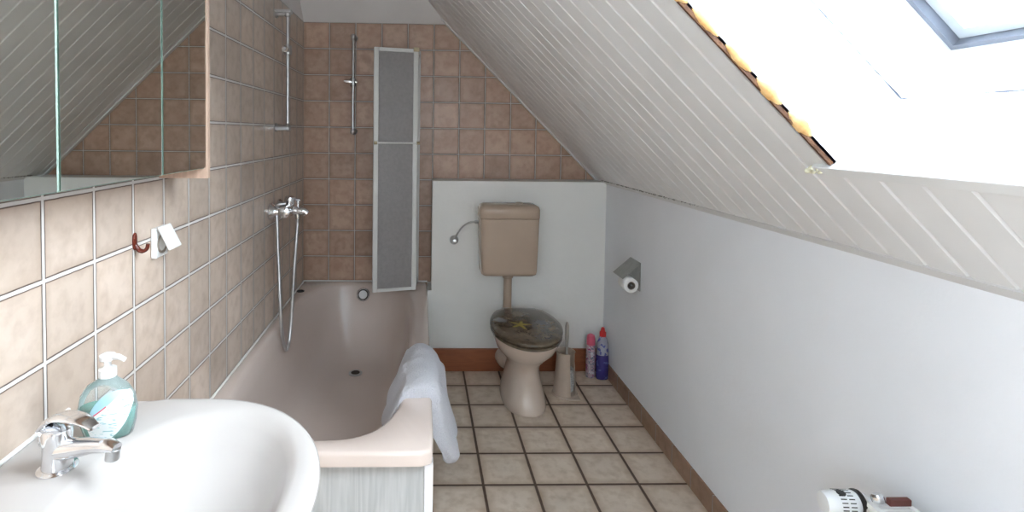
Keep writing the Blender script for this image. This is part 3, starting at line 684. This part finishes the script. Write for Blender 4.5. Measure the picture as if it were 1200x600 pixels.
sc_ = thing('spray_can', 'slim pink-capped air freshener can with floral print in the corner', 'spray can', (.954, 2.888, 0))
obj('can_body', lathe(new(), [(.0235, 0), (.025, .003), (.025, .170), (.022, .180), (.018, .184)], (.954, 2.888, 0)), 'spray', sc_, smooth=True)
obj('cap', lathe(new(), [(.0235, .181), (.0235, .215), (.020, .232), (.010, .239)], (.954, 2.888, 0)), 'pinkcap', sc_, smooth=True)
cb = thing('cleaner_bottle', 'violet toilet cleaner bottle with red cap standing in the corner', 'bottle', (1.012, 2.866, 0))
bm = new(); loft(bm, [sring(1.012, 2.866, .031, .022, 2.5, 0, 32), sring(1.012, 2.866, .034, .025, 2.5, .006, 32), sring(1.012, 2.866, .034, .025, 2.5, .10, 32), sring(1.012, 2.866, .031, .024, 2.4, .16, 32), sring(1.012, 2.866, .029, .023, 2.3, .20, 32), sring(1.012, 2.866, .022, .019, 2, .225, 32), sring(1.012, 2.866, .014, .014, 2, .238, 32)])
obj('bottle_body', bm, 'cleaner', cb, smooth=True)
obj('cap', lathe(new(), [(.0175, .236), (.0175, .258), (.012, .264), (.009, .281), (.005, .285)], (1.012, 2.866, 0)), 'redcap', cb, smooth=True)

# ------------------------------------------------------------------ toilet roll holder and roll
rh = thing('roll_holder', 'chrome toilet roll holder with tilted cover flap on the sloping-side wall', 'holder', (XR, 2.45, .72))
pf = [Vector((XR-.003, 2.604, .733)), Vector((XR-.003, 2.475, .733)), Vector((.963, 2.475, .660)), Vector((.963, 2.604, .660))]
bm = new(); lo = [bm.verts.new(v) for v in pf]; hi = [bm.verts.new(v+Vector((.001, 0, .003))) for v in pf]
bm.faces.new(lo[::-1]); bm.faces.new(hi)
for i in range(4): bm.faces.new((lo[i], lo[(i+1) % 4], hi[(i+1) % 4], hi[i]))
obj('cover_flap', bm, 'steel', rh, bevel=.0015)
obj('back_plate', box(new(), (XR-.004, 2.479, .60), (XR, 2.600, .737)), 'steel', rh, bevel=.001)
bm = new(); tube(bm, [(XR-.003, 2.575, .66), (XR-.02, 2.575, .655), (.9945, 2.575, .64), (.9945, 2.57, .6385), (.9945, 2.445, .6385)], .004, 8); obj('roll_arm', bm, 'chrome_d', rh, smooth=True)
rc = (.9945, 2.45, .636)
bm = new(); nseg = 36
rings = [[Vector((rc[0]+r*math.cos(2*PI*k/nseg), y, rc[2]+r*math.sin(2*PI*k/nseg))) for k in range(nseg)] for r, y in ((.019, 2.45), (.033, 2.45), (.0345, 2.4515), (.0345, 2.5285), (.033, 2.53), (.019, 2.53), (.019, 2.45))]
loft(bm, rings, False, False)
roll = thing('toilet_roll', 'half-used white toilet roll hanging under the chrome flap', 'toilet roll', rc)
obj('paper', bm, 'paper', roll, smooth=True, angle=50)
bm = new(); loft(bm, [[Vector((rc[0]+r*math.cos(2*PI*k/nseg), y, rc[2]+r*math.sin(2*PI*k/nseg))) for k in range(nseg)] for r, y in ((.0185, 2.4495), (.0185, 2.5305), (.017, 2.5305), (.017, 2.4495), (.0185, 2.4495))], False, False)
obj('cardboard_core', bm, 'card', roll, smooth=True)

# ------------------------------------------------------------------ mirror cabinet
mc = thing('mirror_cabinet', 'wall-mounted mirror cabinet with three mirrored doors on the tiled wall above the washbasin', 'cabinet', (XL, 1.05, 1.217))
CXF = -.562; CY0, CY1, CZ0, CZ1 = .515, 1.428, 1.2168, 1.93
obj('far_side_panel', box(new(), (XL, CY1-.018, CZ0), (CXF+.003, CY1, CZ1)), 'oak', mc, bevel=.001)
obj('near_side_panel', box(new(), (XL, CY0, CZ0), (CXF+.003, CY0+.018, CZ1)), 'oak', mc, bevel=.001)
bm = new(); box(bm, (XL, CY0+.018, 1.247), (CXF-.014, CY1-.018, 1.262)); box(bm, (XL, CY0+.018, CZ1-.016), (CXF-.014, CY1-.018, CZ1)); box(bm, (XL, CY0+.018, 1.262), (XL+.006, CY1-.018, CZ1-.016))
obj('carcass', bm, 'oak', mc)
for a, b in ((CY0+.020, .8385), (.8425, 1.1715), (1.1755, CY1-.0215)):
    dr = obj('door', box(new(), (CXF-.013, a, 1.244), (CXF-.004, b, CZ1-.002)), 'mirror_edge', mc)
    obj('mirror_pane', box(new(), (CXF-.004, a+.0025, 1.2462), (CXF+.0005, b-.0025, CZ1-.004)), 'mirror', dr)
for yy in (.838, 1.171, 1.402): pass

# ------------------------------------------------------------------ socket with open lid, hook
so = thing('wall_socket', 'white splash-proof wall socket with its lid open, on tiles below the mirror cabinet', 'socket', (XL, 1.385, 1.055))
obj('housing', box(new(), (XL, 1.362, 1.014), (XL+.015, 1.426, 1.092)), 'socket', so, bevel=.004)
obj('socket_insert', lathe(new(), [(.027, 0), (.027, .002), (.021, .0025), (.020, -.004), (.003, -.004)], (XL+.0145, 1.394, 1.050), (1, 0, 0)), 'card', so, smooth=True)
hz = Vector((XL+.016, 0, 1.094)); dv = Vector((math.sin(math.radians(27)), 0, -math.cos(math.radians(27))))
nv = Vector((dv.z, 0, -dv.x))
f = lambda p: Vector((hz.x, p.y, hz.z))+dv*p.x-nv*p.z
obj('lid', box(new(), (0, 1.362, 0), (.066, 1.426, .007), f), 'socket', so, bevel=.003)
hk = new(); yk = 1.2865
loft(hk, [[Vector((XL+dx, yk+w_*math.cos(a), 1.075+.021*math.sin(a))) for a in [2*PI*k/20 for k in range(20)]] for dx, w_ in ((.0, .009), (.003, .009), (.0045, .007))])
pts = smooth_path([(XL+.003, yk, 1.066), (XL+.012, yk, 1.054), (XL+.022, yk, 1.052), (XL+.030, yk, 1.058), (XL+.033, yk, 1.070)], 4)
tube(hk, pts, [.0055]*8+[.0045]*(len(pts)-8), 10)
single('wall_hook', hk, 'hook', 'small red-brown plastic stick-on hook on the tiles beside the white socket', 'hook', (XL, yk, 1.06), smooth=True)

# ------------------------------------------------------------------ washbasin
wb = thing('washbasin', 'large blush-white oval ceramic washbasin in the foreground on the tiled wall', 'washbasin', (XL, .785, .79))
BX, BY = -.42, .785
def br_(a, b, z, n=2.08, nb=5, cx=BX, cy=BY): return sring(cx, cy, a, b, n, z, 120, nb)
def back(r, x):    # flatten the wall side to the wall plane
    return [Vector((max(p.x, x), p.y, p.z)) for p in r]
XB = XL+.001
OUT = [br_(.10, .10, .61, 2.1, 2.1, -.50), br_(.165, .18, .635, 2.1, 3, -.47), br_(.225, .245, .70, 2.1, 4, -.435), br_(.252, .272, .75), br_(.262, .281, .775), br_(.268, .286, .79), br_(.268, .286, .797), br_(.264, .282, .8025), br_(.258, .276, .8035)]
OUT = [[Vector((max(p.x-(.0 if p.x > BX else 0), XB), p.y, p.z)) for p in r] for r in OUT]
IN = [(.000, .8020), (.010, .7965), (.022, .782), (.038, .755), (.060, .72), (.088, .69), (.12, .672), (.155, .665)]
IR = [sring(-.362+e*.1, BY, .172-e, .247-e*1.35, 2.25, z, 120) for e, z in IN]
# the rear shelf falls a little towards the wall
OUT[-1] = [Vector((p.x, p.y, p.z-(.012 if p.x < -.60 else .012*max(0, min(1, (-.50-p.x)/.1))))) for p in OUT[-1]]
OUT[-2] = [Vector((p.x, p.y, p.z-(.012 if p.x < -.60 else .012*max(0, min(1, (-.50-p.x)/.1))))) for p in OUT[-2]]
bm = new(); loft(bm, OUT+IR, True, True); obj('bowl', bm, 'basin', wb, smooth=True, angle=75)
obj('overflow_hole', lathe(new(), [(.011, -.002), (.011, .0012), (.008, .002)], (-.5115, .797, .768), (1, 0, .45), seg=20), 'dark', wb, smooth=True)
obj('drain', lathe(new(), [(.028, 0), (.028, .003), (.02, .001)], (-.345, .785, .6655)), 'chrome', wb, smooth=True)
obj('sealant_bead', tube(new(), [(XL+.002, .53, .795), (XL+.002, 1.04, .795)], .004, 8), 'caulk', wb, smooth=True)

# basin tap
tp = thing('basin_tap', 'chrome single-lever basin tap on the washbasin shelf beside the soap bottle', 'tap', (-.578, .852, .794))
tx, ty, tz = -.578, .852, .7945
obj('base_ring', lathe(new(), [(.029, 0), (.029, .006), (.0245, .009)], (tx, ty, tz)), 'chrome', tp, smooth=True)
obj('tap_body', lathe(new(), [(.0225, .006), (.021, .02), (.0205, .045), (.0225, .062), (.021, .070), (.012, .076)], (tx, ty, tz)), 'chrome', tp, smooth=True)
def oval_tube(bm, pts, ws, hs_, seg=16):
    pts = [Vector(p) for p in pts]; rings = []
    for i, p in enumerate(pts):
        d = (pts[min(i+1, len(pts)-1)]-pts[max(i-1, 0)]).normalized(); a = Vector((-d.y, d.x, 0)).normalized() if abs(d.z) < .98 else Vector((0, 1, 0)); b = d.cross(a)
        rings.append([p+a*ws[i]*math.cos(2*PI*k/seg)+b*hs_[i]*math.sin(2*PI*k/seg) for k in range(seg)])
    loft(bm, rings); return bm
sp_ = [(tx, ty, tz+.034), (tx+.03, ty-.008, tz+.042), (tx+.065, ty-.018, tz+.052), (tx+.098, ty-.028, tz+.058), (tx+.112, ty-.032, tz+.056)]
s_o = obj('spout', oval_tube(new(), sp_, [.019, .017, .014, .0125, .010], [.018, .0155, .0115, .0095, .007]), 'chrome', tp, smooth=True)
obj('aerator', lathe(new(), [(.0105, 0), (.0105, .016), (.008, .018)], (tx+.104, ty-.03, tz+.038), (.1, 0, 1)), 'chrome_d', s_o, smooth=True)
lv = [(tx-.020, ty+.004, tz+.052), (tx-.016, ty+.002, tz+.076), (tx+.002, ty-.002, tz+.089), (tx+.028, ty-.010, tz+.094), (tx+.055, ty-.018, tz+.092), (tx+.074, ty-.024, tz+.084)]
obj('lever', oval_tube(new(), smooth_path(lv, 4), [.010+.009*math.sin(PI*min(1, .25+k/26)) for k in range(21)], [.006-.002*k/20 for k in range(21)]), 'chrome', tp, smooth=True)
obj('popup_rod', lathe(new(), [(.002, 0), (.002, .035), (.005, .036), (.005, .044), (.002, .046)], (tx-.032, ty+.012, tz-.002)), 'chrome_d', tp, smooth=True)

# soap dispenser
sx, sy, sz = -.553, .948, .793
sd_ = thing('soap_dispenser', 'clear pump bottle of aqua liquid soap with white label on the washbasin', 'soap dispenser', (sx, sy, sz))
prof = [(.034, .020, 0), (.040, .023, .004), (.047, .026, .03), (.050, .027, .055), (.046, .025, .078), (.034, .020, .096), (.018, .014, .106), (.0125, .0125, .110), (.0125, .0125, .118)]
bm = new(); loft(bm, [sring(sx, sy, a, b, 2.3, sz+z, 40) for a, b, z in prof]); obj('bottle_shell', bm, 'clearpl', sd_, smooth=True)
bm = new(); loft(bm, [sring(sx, sy, a-.003, b-.003, 2.3, sz+z+(.002 if z < .01 else 0), 40) for a, b, z in prof[:4]]+[sring(sx, sy, .0465, .0235, 2.3, sz+.057, 40)]); obj('liquid', bm, 'label_aqua', sd_, smooth=True)
# label hugging the front of the shell
bm = new(); cols = []
def shell_at(z):
    for (a0, b0, z0), (a1, b1, z1) in zip(prof, prof[1:]):
        if z0 <= z <= z1: t = (z-z0)/(z1-z0); return a0+(a1-a0)*t, b0+(b1-b0)*t
nu, nv_ = 20, 16
for off in (.0008, .0016):
    g = []
    for i in range(nu+1):
        col = []
        for j in range(nv_+1):
            uu, vv = i/nu*2-1, j/nv_*2-1; r_ = max(abs(uu), abs(vv)); l = math.hypot(uu, vv); k = r_/l if l > 1e-6 else 1; uu, vv = uu*k, vv*k
            x = .013+.034*uu+.004*vv; z = .050+.042*vv+.012*uu
            a, b = shell_at(max(0, min(.117, z))); e = 2.3; q = max(0, 1-abs(x/a)**e)**(1/e) if abs(x) < a else 0
            col.append(bm.verts.new((sx+x, sy-(b*q)-off, sz+z)))
        g.append(col)
    cols.append(g)
    for i in range(nu):
        for j in range(nv_): bm.faces.new((g[i][j], g[i+1][j], g[i+1][j+1], g[i][j+1]))
obj('label', bm, 'soap_label', sd_, smooth=True)
pm = obj('pump_collar', lathe(new(), [(.0145, .112), (.0145, .126), (.008, .128), (.006, .130), (.006, .140), (.013, .142), (.013, .150), (.007, .153)], (sx, sy, sz)), 'wplastic', sd_, smooth=True)
obj('nozzle', tube(new(), [(sx, sy, sz+.147), (sx+.022, sy-.004, sz+.148), (sx+.034, sy-.006, sz+.144)], [.006, .005, .004], 10), 'wplastic', pm, smooth=True)

# ------------------------------------------------------------------ radiator with thermostat
ra = thing('radiator', 'white panel radiator with top grille under the roof window', 'radiator', (.98, .68, .1))
RY0, RY1, RX0, RX1, RZ0, RZ1 = .25, 1.055, .935, 1.022, .12, .578
bm = new()
def ribbed(x, sgn):
    pts = []; n = int((RY1-RY0-.02)/.0333)
    ys = []
    for k in range(n):
        b = RY0+.012+k*(RY1-RY0-.024)/n; w_ = (RY1-RY0-.024)/n
        ys += [(b, 0), (b+w_*.3, 0), (b+w_*.42, .007), (b+w_*.58, .007), (b+w_*.7, 0)]
    ys = [(RY0, 0)]+ys+[(RY1, 0)]
    lo = [bm.verts.new((x+sgn*d, y, RZ0)) for y, d in ys]; hi = [bm.verts.new((x+sgn*d, y, RZ1-.006)) for y, d in ys]
    lo2 = [bm.verts.new((x+sgn*.012, y, RZ0)) for y, d in ys]; hi2 = [bm.verts.new((x+sgn*.012, y, RZ1-.006)) for y, d in ys]
    for i in range(len(ys)-1):
        bm.faces.new((lo[i], lo[i+1], hi[i+1], hi[i])); bm.faces.new((lo2[i], hi2[i], hi2[i+1], lo2[i+1])); bm.faces.new((hi[i], hi[i+1], hi2[i+1], hi2[i])); bm.faces.new((lo[i], lo2[i], lo2[i+1], lo[i+1]))
ribbed(RX0, 1); ribbed(RX1, -1); obj('panels', bm, 'rad', ra)
for a, b in ((RY1-.012, RY1), (RY0, RY0+.012)): obj('end_cover', box(new(), (RX0, a, RZ0+.02), (RX1, b, RZ1)), 'rad', ra, bevel=.003)
bm = new(); box(bm, (RX0, RY0, RZ1), (RX0+.012, RY1, RZ1+.009)); box(bm, (RX1-.012, RY0, RZ1), (RX1, RY1, RZ1+.009)); box(bm, (RX0+.012, RY1-.014, RZ1), (RX1-.012, RY1, RZ1+.009)); box(bm, (RX0+.012, RY0, RZ1), (RX1-.012, RY0+.014, RZ1+.009))
y = RY0+.02
while y < RY1-.02: box(bm, (RX0+.012, y, RZ1+.001), (RX1-.012, y+.008, RZ1+.008)); y += .0165
obj('top_grille', bm, 'rad', ra)
obj('convector', box(new(), (RX0+.02, RY0+.02, RZ0+.03), (RX1-.02, RY1-.02, RZ1-.03)), 'dark', ra)
for yy in (.45, .88): obj('wall_mount', box(new(), (RX1-.004, yy, .2), (XR, yy+.03, .54)), 'rad', ra)
VX, VY, VZ = .970, 1.10, .552
vb = obj('valve', tube(new(), [(VX, VY+.012, VZ), (VX, VY, VZ), (VX, RY1-.004, VZ)], [.017, .017, .013], 14), 'chrome', ra, smooth=True)
obj('union_nut', tube(new(), [(VX, 1.062, VZ), (VX, 1.082, VZ)], .0165, 6), 'chrome', vb)
obj('feed_pipe', tube(new(), smooth_path([(VX, VY, VZ), (VX+.002, VY, .45), (VX+.002, VY, .2), (VX+.002, VY, .0)], 3), .0085, 12), 'wplastic', vb, smooth=True)
obj('end_clip', box(new(), (.972, RY1-.014, RZ1+.008), (1.018, RY1-.002, RZ1+.022)), 'copper', ra, bevel=.002)
obj('bleed_valve', lathe(new(), [(.011, 0), (.012, .004), (.012, .012), (.008, .016)], (.957, RY1-.004, RZ1+.012), (-.2, .3, 1), 16), 'chrome', ra, smooth=True)
th_ = thing('thermostat_head', 'white slotted thermostat knob with black ring on the radiator valve', 'thermostat', (.93, VY, VZ))
hx = .960; ax = Vector((-1, .06, .0)).normalized()
obj('base_ring', lathe(new(), [(.017, 0), (.027, .002), (.028, .006), (.028, .010), (.024, .012)], (hx, VY, VZ), ax, 36), 'black', th_, smooth=True)
obj('knob', lathe(new(), [(.024, .011), (.0255, .016), (.0255, .028), (.0248, .058), (.0222, .076), (.020, .079), (.004, .080)], (hx, VY, VZ), ax, 36), 'wplastic', th_, smooth=True)
a1, b1 = frame_for(ax)
bm = new()
for k in range(22):
    for (h0, h1) in ((.024, .036), (.041, .053)):
        a = 2*PI*k/22; rr_ = .0250; dvec = a1*math.cos(a)+b1*math.sin(a); tv = ax.cross(dvec)
        f = lambda p: Vector((hx, VY, VZ))+ax*p.x+dvec*(rr_+p.z)+tv*p.y
        box(bm, (h0, -.0010, -.001), (h1, .0010, .0009), f)
obj('vent_slots', bm, 'dark', th_)
bm = new(); lathe(bm, [(.009, 0), (.009, .0015), (.006, .002)], Vector((hx, VY, VZ))+ax*.045+Vector((0, -.004, .0245)), (0, -.1, 1), 20)
obj('marker_window', bm, 'black', th_, smooth=True)
